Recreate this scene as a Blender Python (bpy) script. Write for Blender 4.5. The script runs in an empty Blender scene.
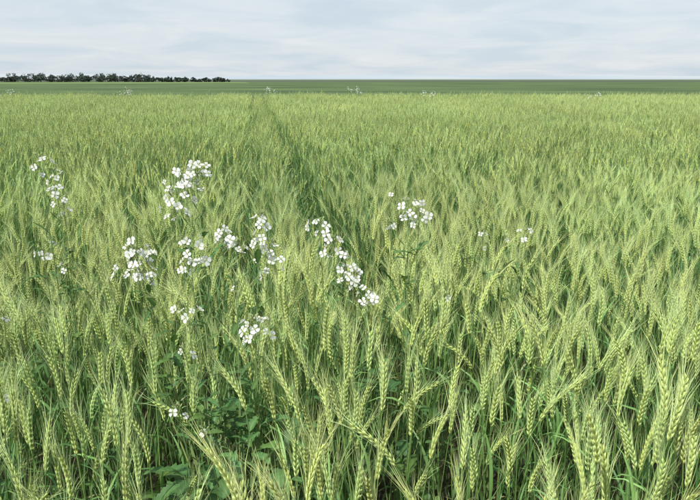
import bpy, math, random
import numpy as np
from mathutils import Vector, Matrix, noise as mnoise

random.seed(23)
R = random.random
U = random.uniform
scene = bpy.context.scene

# ------------------------------------------------------------------ helpers
class MB:
    def __init__(s):
        s.v=[]; s.f=[]; s.c=[]; s.m=[]
    def add(s, p, c):
        s.v.append((p[0],p[1],p[2])); s.c.append((c[0],c[1],c[2],1.0)); return len(s.v)-1
    def face(s, idx, m=0):
        s.f.append(tuple(idx)); s.m.append(m)
    def mesh(s, name, mats, smooth=True):
        me=bpy.data.meshes.new(name)
        me.from_pydata(s.v,[],s.f)
        for m in mats: me.materials.append(m)
        a=me.color_attributes.new("Col",'FLOAT_COLOR','POINT')
        a.data.foreach_set("color",np.array(s.c,dtype=np.float32).ravel())
        me.polygons.foreach_set("material_index",np.array(s.m,dtype=np.int32))
        me.polygons.foreach_set("use_smooth",np.full(len(s.f),smooth))
        me.update()
        return me

def perp(d):
    d=Vector(d).normalized()
    a=Vector((0,0,1)) if abs(d.z)<0.9 else Vector((1,0,0))
    x=d.cross(a).normalized(); y=d.cross(x).normalized()
    return x,y

def tube(mb, pts, rad, sides, col, m=0):
    rings=[]
    n=len(pts)
    d=(Vector(pts[-1])-Vector(pts[0])).normalized()
    x,y=perp(d)
    for i,p in enumerate(pts):
        p=Vector(p); r=rad[i]
        c=col[i] if isinstance(col,list) else col
        rings.append([mb.add(p+x*r*math.cos(2*math.pi*k/sides)+y*r*math.sin(2*math.pi*k/sides),c) for k in range(sides)])
    for i in range(n-1):
        for k in range(sides):
            k2=(k+1)%sides
            mb.face((rings[i][k],rings[i][k2],rings[i+1][k2],rings[i+1][k]),m)

def ovoid(mb, base, d, L, w, col, sides=5, prof=((0.0,0.35),(0.35,1.0),(0.75,0.6)), m=0, coltip=None):
    d=Vector(d).normalized(); x,y=perp(d)
    base=Vector(base); rings=[]
    for t,r in prof:
        p=base+d*(L*t)
        c=col if coltip is None else tuple(col[i]*(1-t)+coltip[i]*t for i in range(3))
        rings.append([mb.add(p+x*(w*.5*r*math.cos(2*math.pi*k/sides))+y*(w*.5*r*math.sin(2*math.pi*k/sides)),c) for k in range(sides)])
    tip=mb.add(base+d*L, coltip or col)
    for i in range(len(rings)-1):
        for k in range(sides):
            k2=(k+1)%sides
            mb.face((rings[i][k],rings[i][k2],rings[i+1][k2],rings[i+1][k]),m)
    for k in range(sides):
        mb.face((rings[-1][k],rings[-1][(k+1)%sides],tip),m)

def blade(mb, p0, az, L, w, up0, droop, col, seg=6, m=0, fold=0.25, twist=0.0, tipcol=None, flat=False):
    p=Vector(p0); prev=None
    for i in range(seg+1):
        t=i/seg
        el=up0-droop*t*t
        d=Vector((math.cos(az)*math.cos(el),math.sin(az)*math.cos(el),math.sin(el)))
        if i: p=p+d*(L/seg)
        side=Vector((-math.sin(az),math.cos(az),0))
        nrm=side.cross(d)
        tw=twist*t
        sd=side*math.cos(tw)+nrm*math.sin(tw); nn=nrm*math.cos(tw)-side*math.sin(tw)
        ww=w*.5*(min(1,0.45+t*3)*(1-t**2.2)+0.01)
        c=col if tipcol is None else tuple(col[j]*(1-t)+tipcol[j]*t for j in range(3))
        if flat:
            row=[mb.add(p-sd*ww,c),mb.add(p+sd*ww,c)]
            if prev: mb.face((prev[0],prev[1],row[1],row[0]),m)
        else:
            cm=tuple(q*1.15 for q in c)
            row=[mb.add(p-sd*ww+nn*ww*fold,c),mb.add(p,cm),mb.add(p+sd*ww+nn*ww*fold,c)]
            if prev:
                mb.face((prev[0],prev[1],row[1],row[0]),m); mb.face((prev[1],prev[2],row[2],row[1]),m)
        prev=row

def awn(mb, p, d, L, w, col, out, m=0, one=False):
    d=Vector(d).normalized(); x,y=perp(d); a=U(0,6.28)
    s=x*math.cos(a)+y*math.sin(a)
    p=Vector(p); tip=p+d*L+out*L*.1
    a0=mb.add(p-s*w*.5,col);a1=mb.add(p+s*w*.5,col); c0=mb.add(tip,col)
    if one:
        mb.face((a0,a1,c0),m); return
    mid=p+d*L*.5
    b0=mb.add(mid-s*w*.42,col);b1=mb.add(mid+s*w*.42,col)
    mb.face((a0,a1,b1,b0),m); mb.face((b0,b1,c0),m)

def vary(c,a=.12):
    k=1+U(-a,a); y=U(-a,a)*.6
    return (c[0]*k*(1+y),c[1]*k,c[2]*k*(1-y))

# ------------------------------------------------------------------ materials
def plant_mat(name, transl=.3, rough=.5, spec=.3, field=True):
    m=bpy.data.materials.new(name); m.use_nodes=True
    nt=m.node_tree; nt.nodes.clear(); N=nt.nodes.new; Lk=nt.links.new
    out=N('ShaderNodeOutputMaterial')
    at=N('ShaderNodeAttribute'); at.attribute_name="Col"
    col=at.outputs['Color']
    if field:
        hsv=N('ShaderNodeHueSaturation')
        geo=N('ShaderNodeNewGeometry')
        nz=N('ShaderNodeTexNoise'); nz.inputs['Scale'].default_value=.7; nz.inputs['Detail'].default_value=2
        Lk(geo.outputs['Position'],nz.inputs['Vector'])
        mr2=N('ShaderNodeMapRange'); Lk(nz.outputs['Fac'],mr2.inputs['Value'])
        mr2.inputs['From Min'].default_value=.3; mr2.inputs['From Max'].default_value=.7
        mr2.inputs['To Min'].default_value=.83; mr2.inputs['To Max'].default_value=1.17
        mr3=N('ShaderNodeMapRange'); Lk(nz.outputs['Color'],mr3.inputs['Value'])
        mr3.inputs['From Min'].default_value=.3; mr3.inputs['From Max'].default_value=.7
        mr3.inputs['To Min'].default_value=.522; mr3.inputs['To Max'].default_value=.488
        Lk(mr3.outputs[0],hsv.inputs['Hue'])
        Lk(mr2.outputs[0],hsv.inputs['Value'])
        Lk(col,hsv.inputs['Color']); col=hsv.outputs[0]
    if spec>0:
        pr=N('ShaderNodeBsdfPrincipled'); pr.inputs['Roughness'].default_value=rough
        pr.inputs['Specular IOR Level'].default_value=spec
        Lk(col,pr.inputs['Base Color'])
    else:
        pr=N('ShaderNodeBsdfDiffuse'); Lk(col,pr.inputs['Color'])
    if transl>0:
        tr=N('ShaderNodeBsdfTranslucent'); Lk(col,tr.inputs['Color'])
        mx=N('ShaderNodeMixShader'); mx.inputs[0].default_value=transl
        Lk(pr.outputs[0],mx.inputs[1]); Lk(tr.outputs[0],mx.inputs[2]); Lk(mx.outputs[0],out.inputs['Surface'])
    else: Lk(pr.outputs[0],out.inputs['Surface'])
    return m

M_leaf=plant_mat("wheat_leaf_mat",.20,.45,.35)
M_ear=plant_mat("wheat_ear_mat",0,.6,0)
M_pet=plant_mat("petal_mat",.38,.6,.1,field=False)
M_rad=plant_mat("radish_green_mat",.25,.5,.3,field=False)
M_tree=plant_mat("tree_mat",0,.8,0,field=False)

C_ear=(.375,.470,.145); C_eart=(.49,.585,.220); C_awn=(.495,.575,.255)
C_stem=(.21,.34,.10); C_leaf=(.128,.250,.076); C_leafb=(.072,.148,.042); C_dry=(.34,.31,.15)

# ------------------------------------------------------------------ wheat
def wheat_plant(mb, ox=0, oy=0, lod=0, H=None, leanx=0, leany=0):
    earL=U(.068,.096); H=H or U(.77,.92)
    hs=H-earL
    lx=leanx+random.gauss(0,.044); ly=leany+random.gauss(0,.044)
    if lod<2 and R()<.04: lx*=2.2; ly*=2.2
    P=lambda t: Vector((ox+lx*t*t, oy+ly*t*t, hs*t))
    sc=vary(C_stem)
    if lod<2:
        seg=5 if lod==0 else 3
        ts=[i/seg for i in range(seg+1)]
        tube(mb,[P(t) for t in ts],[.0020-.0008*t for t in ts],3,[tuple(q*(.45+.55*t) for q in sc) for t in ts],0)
    else:
        a=U(0,3.14); s=Vector((math.cos(a),math.sin(a),0))*.0018
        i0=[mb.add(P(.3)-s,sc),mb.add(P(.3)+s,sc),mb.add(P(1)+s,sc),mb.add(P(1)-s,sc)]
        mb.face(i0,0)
    nl=(4,3,2)[lod]
    zs=[U(.68,.82),U(.54,.66),U(.36,.48),U(.2,.3)]
    a0=U(0,6.28)
    for k in range(nl):
        t=zs[k]; az=a0+k*math.pi+U(-.6,.6)
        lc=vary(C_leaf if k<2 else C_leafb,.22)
        tc=None
        if R()<.12: tc=C_dry
        elif R()<.5: tc=tuple(q*1.35 for q in lc)
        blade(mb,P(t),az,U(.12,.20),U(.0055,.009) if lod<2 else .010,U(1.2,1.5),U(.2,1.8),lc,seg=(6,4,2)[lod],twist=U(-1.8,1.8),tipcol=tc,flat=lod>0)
    base=P(1); T=(P(1)-P(.9)).normalized()
    nod=Vector((U(-1,1)+lx*5,U(-1,1)+ly*5,0))*.022
    a=U(0,6.28); x,y=perp(T); S=x*math.cos(a)+y*math.sin(a); S2=T.cross(S).normalized()
    ec=vary(C_ear,.18); et=vary(C_eart,.1); ac=vary(C_awn,.1)
    if R()<.3: ec=tuple(q*.78 for q in ec)
    def E(t): return base+T*(earL*t)+nod*(t*t)
    if lod==0:
        n=int(earL/.0048)
        tube(mb,[E(0),E(.5),E(1)],[.0013]*3,3,ec,1)
        for i in range(n):
            t=i/n; sg=1 if i%2 else -1
            ax=(E(t+.02)-E(t)).normalized()
            size=min(.72+.55*math.sin(math.pi*min(1,.15+t*.85)),1.1)
            c0=E(t)+S*sg*.0010
            k=U(.76,1.12); e1=tuple(q*k for q in ec)
            for j in (-1,1):
                d=ax+S*sg*U(.17,.27)+S2*j*U(.13,.21)
                ovoid(mb,c0+S2*j*.0010,d,.0115*size*U(.92,1.08),.0036*size,e1,4,prof=((0,.4),(.4,1.0)),m=1,coltip=et)
                if R()<.15: continue
                d2=ax+S*sg*U(.02,.22)+S2*(j*.10+U(-.08,.08))
                awn(mb,c0+d.normalized()*.010*size,d2,U(.055,.09)*(1-.25*t),.00075,ac,S*sg+S2*j*.4,1)
    elif lod==1:
        n=6; rings=[]
        for i in range(n+1):
            t=i/n
            r=(.0028 if i in(0,n) else .0048)*(1 if i%2 else .85)
            off=S*(.0013*(1 if i%2 else -1))
            k=1.15 if i%2 else .78
            cc=tuple(q*k*1.08 for q in ec)
            p=E(t)+off
            rings.append([mb.add(p+S*r*math.cos(q)+S2*r*.8*math.sin(q),cc) for q in (0,2.1,4.2)])
        for i in range(n):
            for k in range(3): mb.face((rings[i][k],rings[i][(k+1)%3],rings[i+1][(k+1)%3],rings[i+1][k]),1)
        for i in range(8):
            t=(i+.5)/8; sg=1 if i%2 else -1
            awn(mb,E(t)+S*sg*.003,T+S*sg*U(.03,.22)+S2*U(-.18,.18),U(.055,.085),.0013,ac,S*sg,1,one=True)
    else:
        r=.0056
        ec_haze=tuple(q*1.12 for q in ec)  # far ears lightened: distance haze put into their colour
        q0=[mb.add(E(0)+S*r*math.cos(q)+S2*r*math.sin(q),ec_haze) for q in (0,2.1,4.2)]
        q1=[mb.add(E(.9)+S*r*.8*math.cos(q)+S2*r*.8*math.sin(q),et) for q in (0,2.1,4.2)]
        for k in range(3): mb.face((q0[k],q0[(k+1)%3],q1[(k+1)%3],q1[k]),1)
        for i in range(3):
            awn(mb,E(.25+.25*i),T+S*U(-.25,.25)+S2*U(-.25,.25),U(.06,.09),.0028,ac,S*0,1,one=True)

def make_tiles(cname,lod,TW,TL,n,NT,rows=None,hk=1.0):
    """rows of wheat 15 cm apart, n plants per row"""
    col=bpy.data.collections.new(cname)
    if rows is None:
        k=int(round(TW/.15)); rows=[-TW/2+.075+.15*j for j in range(k)]
    for i in range(NT):
        mb=MB(); base=U(.79,.86)*hk
        for row in rows:
            b2=base+U(-.02,.02)
            for k in range(n):
                y=-TL/2+TL*(k+R())/n
                wheat_plant(mb,row+random.gauss(0,.028),y,lod=lod,H=random.gauss(b2,.055),leanx=.02)
        nm="%s_%02d"%(cname,i)
        o=bpy.data.objects.new(nm,mb.mesh(nm,[M_leaf,M_ear])); col.objects.link(o)
    return col
col_hi=make_tiles("wheat_near_patch",0,.30,.30,13,16)
col_hin=make_tiles("wheat_near_strip",0,.18,.30,10,6,rows=[-.045,.045],hk=.98)
col_lo=make_tiles("wheat_mid_patch",1,.60,.60,20,10)
col_lon=make_tiles("wheat_mid_strip",1,.18,.60,19,6,rows=[-.045,.045],hk=.97)
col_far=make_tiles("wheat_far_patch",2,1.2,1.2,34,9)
col_one=bpy.data.collections.new("wheat_plants_single")
NON=14
for i in range(NON):
    mb=MB(); wheat_plant(mb,lod=0,leanx=.012)
    o=bpy.data.objects.new("wheat_plant_%02d"%i,mb.mesh("wheat_plant_%02d"%i,[M_leaf,M_ear])); col_one.objects.link(o)
# short, late tillers and grass that fill the wheel marks
col_short=bpy.data.collections.new("wheat_short_tillers")
for i in range(8):
    mb=MB()
    for q in range(5):
        px,py=random.gauss(0,.03),random.gauss(0,.05)
        if R()<.55: wheat_plant(mb,px,py,lod=1,H=U(.48,.74))
        for k in range(4):
            blade(mb,(px,py,U(.05,.4)),U(0,6.28),U(.16,.28),U(.007,.011),U(1.1,1.5),U(.3,1.8),vary(C_leaf,.25),seg=4,twist=U(-1,1),flat=True)
    o=bpy.data.objects.new("tiller_%02d"%i,mb.mesh("tiller_%02d"%i,[M_leaf,M_ear])); col_short.objects.link(o)

def instancer(name, pts, rots, scls, idxs, coll, parent):
    me=bpy.data.meshes.new(name)
    n=len(pts)
    me.vertices.add(n); me.vertices.foreach_set("co",np.array(pts,dtype=np.float32).ravel())
    a=me.attributes.new("rot",'FLOAT_VECTOR','POINT'); a.data.foreach_set("vector",np.array(rots,dtype=np.float32).ravel())
    a=me.attributes.new("scl",'FLOAT_VECTOR','POINT'); a.data.foreach_set("vector",np.array(scls,dtype=np.float32).ravel())
    a=me.attributes.new("idx",'INT','POINT'); a.data.foreach_set("value",np.array(idxs,dtype=np.int32))
    o=bpy.data.objects.new(name,me); scene.collection.objects.link(o)
    o.parent=parent
    ng=bpy.data.node_groups.new(name+"_gn",'GeometryNodeTree')
    ng.interface.new_socket("Geometry",in_out='INPUT',socket_type='NodeSocketGeometry')
    ng.interface.new_socket("Geometry",in_out='OUTPUT',socket_type='NodeSocketGeometry')
    N=ng.nodes.new; L=ng.links.new
    gi=N('NodeGroupInput'); go=N('NodeGroupOutput')
    iop=N('GeometryNodeInstanceOnPoints'); ci=N('GeometryNodeCollectionInfo')
    ci.inputs['Collection'].default_value=coll
    ci.inputs['Separate Children'].default_value=True; ci.inputs['Reset Children'].default_value=True
    iop.inputs['Pick Instance'].default_value=True
    def na(nm,t):
        x=N('GeometryNodeInputNamedAttribute'); x.data_type=t; x.inputs['Name'].default_value=nm
        return [s for s in x.outputs if s.enabled and s.name=='Attribute'][0]
    er=N('FunctionNodeEulerToRotation')
    L(gi.outputs[0],iop.inputs['Points']); L(ci.outputs[0],iop.inputs['Instance'])
    L(na('rot','FLOAT_VECTOR'),er.inputs[0]); L(er.outputs[0],iop.inputs['Rotation'])
    L(na('scl','FLOAT_VECTOR'),iop.inputs['Scale']); L(na('idx','INT'),iop.inputs['Instance Index'])
    L(iop.outputs[0],go.inputs[0])
    md=o.modifiers.new("inst",'NODES'); md.node_group=ng
    return o

ANG=math.radians(7.9)
D=Vector((-math.sin(ANG),math.cos(ANG))); Nn=Vector((math.cos(ANG),math.sin(ANG)))
def W(s,l): return (Nn.x*s+D.x*l, Nn.y*s+D.y*l)
LE,RE,MC=-.115,.405,.115     # crop edges either side of the two wheel marks, and the strip between
def colset(w,n): return [RE+w/2+w*k for k in range(n)]+[LE-w/2-w*k for k in range(n)]
def wob(l): return .035*mnoise.noise(Vector((l*.8,7,0)))+.03*mnoise.noise(Vector((l*3.1,2,0)))
def infan(x,y,m=1.4): return abs(x)<.58*max(y,0)+m
VOIDS=[(-.235,1.20,.12,.30,.85),(-.21,.95,.10,.15,.7),(.07,1.0,.08,.14,.5),(-.62,1.35,.07,.1,.5),(.45,1.5,.08,.12,.4)]
wheat=bpy.data.objects.new("wheat_field",None); scene.collection.objects.link(wheat)
P_,Rr,S_,I_=[],[],[],[]
def put(x,y):
    for vx,vy,rx,ry,pr in VOIDS:
        if ((x-vx)/rx)**2+((y-vy)/ry)**2<1 and R()<pr: return
    nz=mnoise.noise(Vector((x*.9,y*.9,0)))
    tall=1+.05*nz
    P_.append((x,y,0))
    Rr.append((random.gauss(0,.05),random.gauss(.04,.058),U(-3.14,3.14)))
    h=tall*random.gauss(.995,.06); S_.append((h,h,min(h,1.12))); I_.append(random.randrange(NON))
INNER=1.9
rows=[MC-.045,MC+.05]+[RE+.075+.15*k for k in range(4)]+[LE-.075-.15*k for k in range(4)]
for row in rows:
    l=.25
    while l<INNER:
        l+=U(.007,.037)
        x,y=W(row+random.gauss(0,.03),l)
        if y<.3: continue
        put(x,y)
for gs,a,b,k2 in ((-.045,.4,2.1,50),(.30,.4,2.5,75)):
    for k in range(k2):
        x,y=W(gs+random.gauss(0,.06),U(a,b)); put(x,y)
instancer("single_wheat",P_,Rr,S_,I_,col_one,wheat)
P_,Rr,S_,I_=[],[],[],[]
for gs in (-.045,.305):
    l=1.8
    while l<24:
        l+=U(.03,.12)*(1+l*.03)
        if mnoise.noise(Vector((l*1.4,gs*9,1)))>.32: continue
        x,y=W(gs+random.gauss(0,.035)+wob(l),l)
        P_.append((x,y,0)); Rr.append((0,0,U(-3.14,3.14))); h=U(.8,1.15); S_.append((1,1,h)); I_.append(random.randrange(8))
instancer("wheel_mark_tillers",P_,Rr,S_,I_,col_short,wheat)
def lay(name,centres,l0,l1,TL,coll,xm,ymax,skip=False,rr=.35,wb=True):
    nv=len(coll.objects)
    P_,Rr,S_,I_=[],[],[],[]
    for c in centres:
        l=l0+TL/2
        while l<l1:
            if skip and abs(c-.145)<=.87 and l<INNER: l+=TL; continue
            x,y=W(c+(wob(l) if wb else 0)+random.gauss(0,.012),l+U(-.04,.04))
            if infan(x,y,xm) and y<ymax and y>.2:
                nz=mnoise.noise(Vector((x*.6,y*.35,3)))
                P_.append((x,y,0)); Rr.append((random.gauss(0,.025),random.gauss(.0,.025),ANG+(math.pi if R()<rr else 0)+random.gauss(0,.02)))
                h=1+.06*nz+random.gauss(0,.02); S_.append((1,1,h)); I_.append(random.randrange(nv))
            l+=TL
    instancer(name,P_,Rr,S_,I_,coll,wheat)
NEAR=4.3; MID=11.5
lay("near_wheat",colset(.30,20),.10,NEAR,.30,col_hi,1.3,99,skip=True,rr=.5)
lay("near_wheat_strip",[MC],1.90,NEAR,.30,col_hin,1.3,99)
lay("mid_wheat",colset(.60,30),NEAR,MID,.60,col_lo,1.9,99)
lay("mid_wheat_strip",[MC],NEAR,27.5,.60,col_lon,1.8,27.8)
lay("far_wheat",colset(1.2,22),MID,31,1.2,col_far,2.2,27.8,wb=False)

# ------------------------------------------------------------------ wild radish
C_pet=(.86,.87,.85); C_rs=(.25,.35,.13); C_rl=(.09,.18,.05); C_bud=(.42,.50,.22)
def flower(mb,c,nrm,dia):
    c=Vector(c); nrm=Vector(nrm).normalized(); x,y=perp(nrm); a0=U(0,1.57)
    openn=U(.0,.6)
    for k in range(4):
        a=a0+k*math.pi/2+U(-.14,.14)+(.05 if k%2 else -.05)
        d=(x*math.cos(a)+y*math.sin(a)); s=nrm.cross(d)
        d=(d*math.cos(openn)+nrm*math.sin(openn)).normalized(); n2=s.cross(d) * -1
        Lp=dia*.5*U(.85,1.12); wp=Lp*U(.72,.95)
        prof=[(.08,.12),(.30,.38),(.52,.85),(.76,1.0),(.94,.75),(1.0,.35)]
        prev=None; rip=U(-.14,.14)
        for t,w in prof:
            cur=n2*(-.24*Lp*(t-.3)**2*(1 if t>.3 else 0))
            p=c+d*Lp*t+cur
            cc=(C_pet if t>.25 else (.66,.72,.40))
            e=n2*(.09*wp*w); e2=n2*((.09+rip)*wp*w)
            row=[mb.add(p-s*wp*.5*w+e,cc),mb.add(p,cc),mb.add(p+s*wp*.5*w+e2,cc)]
            if prev:
                mb.face((prev[0],prev[1],row[1],row[0]),1); mb.face((prev[1],prev[2],row[2],row[1]),1)
            prev=row
    ovoid(mb,c-nrm*.006,nrm,.010,.003,(.45,.52,.15),5,m=0)
    for k in range(3):
        a=a0+k*2.1+.7; d=x*math.cos(a)+y*math.sin(a)
        ovoid(mb,c+nrm*.003+d*.001,nrm+d*.2,.0045,.0012,(.65,.58,.15),3,m=0)

def curve_pts(a,b,bend,n=8):
    a=Vector(a); b=Vector(b)
    mid=Vector((a.x*.45+b.x*.55,a.y*.45+b.y*.55,a.z+(b.z-a.z)*.35))+bend
    return [a*(1-t)**2+mid*2*t*(1-t)+b*t*t for t in [i/n for i in range(n+1)]]

def raceme(mb,base,tip,n,rad,length,dia=.0210,buds=9,stemr=.0029,dens=1.5):
    tip=Vector(tip)
    if n>2: n=int(n*dens+.5)
    bend=Vector((U(-.03,.03),U(-.03,.03),0))
    pts=curve_pts(base,tip,bend,10)
    m=len(pts)
    cs=vary(C_rs,.15)
    tube(mb,pts,[stemr*(1-.6*i/(m-1)) for i in range(m)],5,cs,0)
    ax=(pts[-1]-pts[-2]).normalized()
    ang=U(0,6.28)
    for k in range(n):
        ang+=2.4+U(-.3,.3)
        t=(k+.5)/n
        p0=tip-ax*(length*t)
        dist=length*t; j=m-1; acc=0
        while j>0 and acc+(pts[j]-pts[j-1]).length<dist: acc+=(pts[j]-pts[j-1]).length; j-=1
        if j>0:
            q=(dist-acc)/max(1e-6,(pts[j]-pts[j-1]).length); p0=pts[j].lerp(pts[j-1],q)
        x,y=perp(ax); d=x*math.cos(ang)+y*math.sin(ang)
        rr=rad*U(.3,1.45)
        e=p0+d*rr+Vector((0,0,rr*U(.1,.8)))
        tube(mb,[p0,p0.lerp(e,.5)+Vector((0,0,.002)),e],[.0009,.0007,.0007],3,cs,0)
        nr=d*U(.2,1.3)+Vector((U(-.5,.3),-.45+U(-.4,.3),U(.1,1.1)))
        flower(mb,e,nr,dia*U(.70,1.18))
    for k in range(buds):
        a=U(0,6.28); x,y=perp(ax); d=ax+(x*math.cos(a)+y*math.sin(a))*U(.2,.9)
        d.normalize(); p=tip+d*U(.004,.014)
        tube(mb,[tip,p],[.0006,.0005],3,cs,0)
        ovoid(mb,p,d,U(.006,.009),.0032,C_bud,5,m=0)
    for k in range(random.randint(2,6)):
        j=random.randint(m-4,m-2)
        a=U(0,6.28); d=Vector((math.cos(a),math.sin(a),U(.8,1.6))).normalized()
        p=pts[j]; p1=p+d*.015
        tube(mb,[p,p1],[.0007,.0006],3,cs,0)
        ovoid(mb,p1,d,U(.025,.04),.0034,(.24,.34,.11),5,m=0)

def radish_leaf(mb,p0,az,L,w,up0,droop,col):
    seg=12; p=Vector(p0); prev=None; ph=U(0,6)
    for i in range(seg+1):
        t=i/seg; el=up0-droop*t
        d=Vector((math.cos(az)*math.cos(el),math.sin(az)*math.cos(el),math.sin(el)))
        if i: p=p+d*(L/seg)
        side=Vector((-math.sin(az),math.cos(az),0)); nn=side.cross(d)*-1
        env=(.08 if t<.15 else .35+.65*math.sin(math.pi*min(1,(t-.15)/.85*.9+.08)))
        if t>.98: env=.05
        lob=1+.32*math.sin(i*2.9+ph) if .15<=t<.9 else 1
        ww=w*.5*env*lob; wv=.12*ww*math.sin(i*1.7+ph)
        k=1+.12*math.sin(i*2.1+ph)
        c=tuple(q*k for q in col); cm=tuple(q*1.35 for q in col)
        row=[mb.add(p-side*ww+nn*(ww*.3+wv),c),mb.add(p-side*ww*.5+nn*ww*.08,c),mb.add(p-nn*.0008,cm),mb.add(p+side*ww*.5+nn*ww*.08,c),mb.add(p+side*ww+nn*(ww*.3-wv),c)]
        if prev:
            for q in range(4): mb.face((prev[q],prev[q+1],row[q+1],row[q]),0)
        prev=row

def radish(base,rac,leaves,lz=(.15,.75),spread=.10,Lr=(.05,.10),dia=.0210,dens=1.5,sl=7):
    mb=MB(); bx,by=base
    hub=Vector((bx,by,.0))
    zc=max(r[2] for r in rac)*.35
    crown=Vector((bx+U(-.02,.02),by+U(-.02,.02),zc))
    tube(mb,[hub,hub.lerp(crown,.5)+Vector((.01,0,0)),crown],[.006,.005,.004],6,C_rs,0)
    for (x,y,z,n,rad,ln) in rac:
        raceme(mb,crown-Vector((0,0,U(0,zc*.6))),(x,y,z),n,rad,ln,dia=dia,dens=dens)
        for k in range(sl):
            t=U(.3,.88); q=crown.lerp(Vector((x,y,z)),t)
            radish_leaf(mb,q,U(0,6.28),U(.03,.07),U(.008,.020),U(.3,1.2),U(.3,1.2),vary(C_rl,.2))
    for k in range(leaves):
        z=U(*lz); f=spread*(1.2-.5*z)
        a=U(0,6.28); rr=f*math.sqrt(R())
        p=Vector((bx+rr*math.cos(a),by+rr*math.sin(a)*1.4,z))
        radish_leaf(mb,p,a+U(-.8,.8),U(*Lr),U(.018,.038),U(-.1,1.0),U(.3,1.6),vary(C_rl,.28))
        if k%3==0: tube(mb,[Vector((bx,by,max(0,z-.2))),p],[.002,.0015],4,C_rs,0)
    o=bpy.data.objects.new("wild_radish_plant",mb.mesh("wild_radish_plant",[M_rad,M_pet]))
    scene.collection.objects.link(o); return o

radish((-.24,1.28),[
 (-.365,1.60,1.250,9,.030,.045),(-.395,1.60,1.230,10,.032,.06),(-.415,1.57,1.185,8,.032,.06),
 (-.50,1.53,1.065,8,.034,.05),(-.475,1.53,1.05,6,.028,.05),(-.53,1.51,1.04,4,.02,.04),(-.48,1.52,1.01,3,.02,.03),
 (-.359,1.48,1.10,9,.028,.09),
 (-.300,1.57,1.105,5,.024,.04),(-.270,1.57,1.07,4,.02,.03),
 (-.205,1.52,1.145,6,.018,.08),(-.185,1.52,1.08,9,.026,.08),
 (-.198,1.33,.965,8,.026,.06),
 (-.348,1.38,.975,3,.022,.035),
 (-.318,1.15,.855,2,.016,.03),(-.264,1.12,.825,1,.012,.02),
 (-.345,1.33,.90,2,.014,.02),(-.25,1.43,1.01,1,.012,.02),
 ],170,lz=(.12,.74),spread=.16)
radish((-.74,1.72),[(-.785,1.72,1.255,4,.020,.05),(-.75,1.72,1.22,6,.022,.07),(-.735,1.72,1.15,3,.020,.05),(-.80,1.72,1.015,3,.022,.03),(-.739,1.70,.975,2,.016,.02)],30)
radish((-.02,1.64),[(-.072,1.62,1.11,6,.025,.035),(-.04,1.57,1.075,5,.022,.05),(-.01,1.57,1.035,7,.022,.06),(.01,1.56,1.0,6,.022,.05),(.046,1.55,.95,5,.022,.03)],35)
radish((.12,1.62),[(.145,1.68,1.150,7,.032,.05),(.175,1.68,1.125,4,.026,.04),(.105,1.68,1.095,2,.015,.02)],30)
radish((.21,1.60),[(.224,1.53,.95,1,.010,.012)],14)
radish((.44,1.92),[(.494,1.88,1.03,3,.018,.03),(.383,1.92,1.02,2,.02,.015),(.39,1.88,.99,1,.012,.015),(.44,1.88,1.01,1,.01,.01)],16,dens=1)
radish((-.78,1.45),[(-.796,1.48,.925,2,.014,.015),(-.70,1.25,.835,1,.014,.015)],12)
def far_radish(x,y,z,wd,k):
    rac=[(x+U(-wd,wd),y+U(-.3,.3),z+U(-.10,.04),random.randint(4,7),.06,.12) for _ in range(k)]
    radish((x,y),rac,10,dia=.030,dens=1.2,sl=3)
for a in [(-10.8,22,1.09,.25,4),(-7.1,22,1.13,.26,8),(-2.5,22,1.14,.22,6),(.10,22,1.24,.18,5),(.35,21.5,1.14,.1,2),(2.3,20,1.10,.28,5),(6.3,18,1.09,.22,4)]:
    far_radish(*a)

# ------------------------------------------------------------------ ground / far fields
def proc_ground(name,c1,c2,c3,scale=(.02,.1,.1),detail=6):
    m=bpy.data.materials.new(name); m.use_nodes=True; nt=m.node_tree; N=nt.nodes.new; L=nt.links.new
    b=nt.nodes['Principled BSDF']; b.inputs['Roughness'].default_value=.95; b.inputs['Specular IOR Level'].default_value=.1
    g=N('ShaderNodeNewGeometry'); mp=N('ShaderNodeMapping'); mp.inputs['Scale'].default_value=scale
    nz=N('ShaderNodeTexNoise'); nz.inputs['Scale'].default_value=1; nz.inputs['Detail'].default_value=detail
    cr=N('ShaderNodeValToRGB'); e=cr.color_ramp.elements
    e[0].position=.32; e[0].color=(*c1,1); e[1].position=.68; e[1].color=(*c3,1)
    q=e.new(.5); q.color=(*c2,1)
    L(g.outputs['Position'],mp.inputs['Vector']); L(mp.outputs[0],nz.inputs['Vector']); L(nz.outputs['Fac'],cr.inputs[0]); L(cr.outputs[0],b.inputs['Base Color'])
    return m
def sheet(name,pts,z,mat):
    me=bpy.data.meshes.new(name); me.from_pydata([(x,y,z) for x,y in pts],[],[tuple(range(len(pts)))])
    me.materials.append(mat); o=bpy.data.objects.new(name,me); scene.collection.objects.link(o); return o
def rect(x0,x1,y0,y1): return [(x0,y0),(x1,y0),(x1,y1),(x0,y1)]
soil=proc_ground("soil_mat",(.028,.024,.015),(.048,.040,.025),(.07,.057,.036),(8,8,8))
farg=proc_ground("plain_mat",(.15,.18,.13),(.18,.21,.15),(.22,.23,.17),(.0006,.004,.01))
green=proc_ground("green_crop_mat",(.052,.084,.034),(.078,.120,.046),(.12,.165,.064),(.04,.07,.05))
dark=proc_ground("dark_crop_mat",(.062,.084,.054),(.076,.102,.064),(.10,.128,.078),(.006,.01,.05))
bright=proc_ground("bright_crop_mat",(.10,.155,.055),(.135,.195,.068),(.17,.23,.08),(.02,.05,.05))
sheet("ground",rect(-60,60,-20,60),0,soil)
sheet("plain",rect(-12000,12000,-200,12000),-.02,farg)
sheet("green_crop_field",rect(-900,900,55,330),.05,green)
sheet("dark_crop_field",rect(-1500,1500,330,900),.05,dark)
sheet("bright_crop_field",[(-600,190),(-150,175),(-30,215),(-45,300),(-600,320)],.10,bright)

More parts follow.
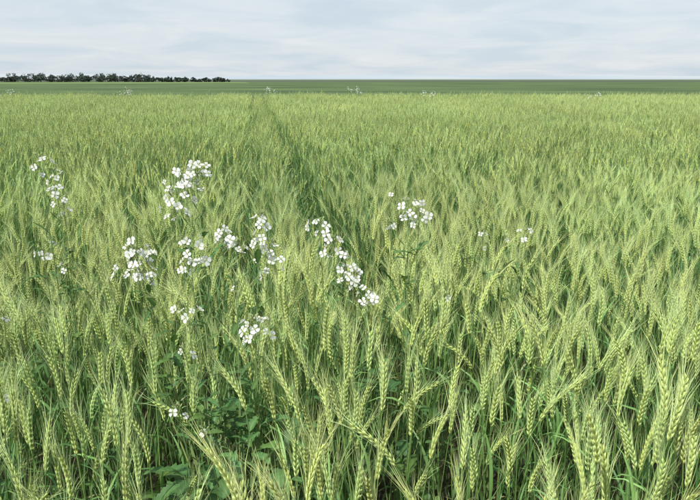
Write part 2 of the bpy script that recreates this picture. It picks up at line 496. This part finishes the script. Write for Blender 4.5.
hm=proc_ground("hazy_hill_mat",(.30,.35,.40),(.34,.39,.43),(.40,.43,.43),(.0005,.0005,.01))  # pale blue-grey is aerial haze painted into the hill colour
verts=[];faces=[]
n=260
for i in range(n+1):
    x=-7000+14000*i/n
    y=6000
    hgt=20+22*abs(mnoise.noise(Vector((x*.0006,1.3,0))))+14*max(0,mnoise.noise(Vector((x*.002,5,0))))
    if x<-1500: hgt+=18*min(1,(-1500-x)/900)
    verts+= [(x,y-600,-1),(x,y,hgt),(x,y+500,-1)]
for i in range(n):
    a=i*3; faces+=[(a,a+3,a+4,a+1),(a+1,a+4,a+5,a+2)]
me=bpy.data.meshes.new("distant_hills"); me.from_pydata(verts,[],faces); me.materials.append(hm)
o=bpy.data.objects.new("distant_hills",me); scene.collection.objects.link(o)

# tree belt
mb=MB()
def tree(x,y,h):
    w=h*U(.5,.85)
    lean=U(-.3,.3)
    tube(mb,[(x,y,0),(x+lean*.4,y,h*.35),(x+lean,y,h*.7)],[.16,.11,.05],5,(.09,.07,.05),0)
    for k in range(random.randint(6,8)):
        a=U(0,6.28); r=w*U(.2,.95)
        c=Vector((x+lean+r*math.cos(a),y+r*math.sin(a),h*U(.14,.84)))
        tube(mb,[(x+lean*.5,y,h*.3),c],[.07,.03],3,(.09,.07,.05),0)
        rr=h*U(.14,.25)
        k0=U(.7,1.35)
        for q in range(42):
            d=Vector((random.gauss(0,1)*1.3,random.gauss(0,1),random.gauss(0,.75))).normalized()*rr*U(.5,1.2)
            p=c+d; s=U(.13,.28); ax=Vector((random.gauss(0,1),random.gauss(0,1),random.gauss(0,1))).normalized(); u,v=perp(ax)
            cc=tuple(j*k0*U(.7,1.3) for j in (.066,.086,.072))
            i0=mb.add(p-u*s-v*s*.6,cc);i1=mb.add(p+u*s-v*s*.5,cc);i2=mb.add(p+u*s*.8+v*s*.7,cc);i3=mb.add(p-u*s*.6+v*s*.6,cc)
            mb.face((i0,i1,i2,i3),0)
x=-330
while x<-56:
    if x<-160: h=U(1.9,3.0); st=U(.6,1.3)
    elif x<-95: h=U(2.6,4.4); st=U(.6,1.4)
    else: h=U(1.4,2.6); st=U(.6,1.8)
    if R()<.03: st+=1.5
    tree(x,335+U(-10,12),h); x+=st
o=bpy.data.objects.new("distant_tree_line",mb.mesh("distant_tree_line",[M_tree],smooth=False)); scene.collection.objects.link(o)

# ------------------------------------------------------------------ light & sky
SUN_EL=math.radians(54); SUN_AZ=math.radians(218)
w=bpy.data.worlds.new("World"); scene.world=w; w.use_nodes=True
nt=w.node_tree; N=nt.nodes.new; L=nt.links.new
bg=nt.nodes['Background']; bg.inputs['Strength'].default_value=.115
sk=N('ShaderNodeTexSky'); sk.sky_type='NISHITA'; sk.sun_disc=False; sk.sun_elevation=SUN_EL; sk.sun_rotation=SUN_AZ
tc=N('ShaderNodeTexCoord'); sp=N('ShaderNodeSeparateXYZ'); L(tc.outputs['Generated'],sp.inputs[0])
za=N('ShaderNodeMath'); za.operation='MAXIMUM'; za.inputs[1].default_value=0; L(sp.outputs['Z'],za.inputs[0])
zb=N('ShaderNodeMath'); zb.operation='ADD'; zb.inputs[1].default_value=.11; L(za.outputs[0],zb.inputs[0])
dx=N('ShaderNodeMath'); dx.operation='DIVIDE'; L(sp.outputs['X'],dx.inputs[0]); L(zb.outputs[0],dx.inputs[1])
dy=N('ShaderNodeMath'); dy.operation='DIVIDE'; L(sp.outputs['Y'],dy.inputs[0]); L(zb.outputs[0],dy.inputs[1])
cb=N('ShaderNodeCombineXYZ'); L(dx.outputs[0],cb.inputs[0]); L(dy.outputs[0],cb.inputs[1])
nz=N('ShaderNodeTexNoise'); nz.inputs['Scale'].default_value=1.1; nz.inputs['Detail'].default_value=8; nz.inputs['Roughness'].default_value=.56; nz.inputs['Distortion'].default_value=.6
L(cb.outputs[0],nz.inputs['Vector'])
cr=N('ShaderNodeValToRGB'); e=cr.color_ramp.elements
e[0].position=.34; e[0].color=(5.5,6.35,7.15,1); e[1].position=.68; e[1].color=(7.15,7.5,7.8,1)
L(nz.outputs['Fac'],cr.inputs[0])
mx=N('ShaderNodeMix'); mx.data_type='RGBA'; mx.inputs[0].default_value=.86
L(sk.outputs[0],mx.inputs[6]); L(cr.outputs[0],mx.inputs[7]); L(mx.outputs[2],bg.inputs['Color'])
sl=bpy.data.lights.new("sun",'SUN'); sl.energy=4.8; sl.angle=math.radians(.6); sl.color=(1,.965,.91)
so=bpy.data.objects.new("sun",sl); scene.collection.objects.link(so)
sd=Vector((math.sin(SUN_AZ)*math.cos(SUN_EL),math.cos(SUN_AZ)*math.cos(SUN_EL),math.sin(SUN_EL)))
so.rotation_euler=sd.to_track_quat('Z','Y').to_euler(); so.location=(0,0,30)

# ------------------------------------------------------------------ camera
cam=bpy.data.cameras.new("camera"); co=bpy.data.objects.new("camera",cam); scene.collection.objects.link(co)
cam.lens=35; cam.sensor_width=36; cam.clip_start=.02; cam.clip_end=30000
co.location=(0,0,1.45); co.rotation_euler=(math.radians(90-14.1),0,0)
scene.camera=co
scene.view_settings.view_transform='Standard'; scene.view_settings.look='None'; scene.view_settings.exposure=0
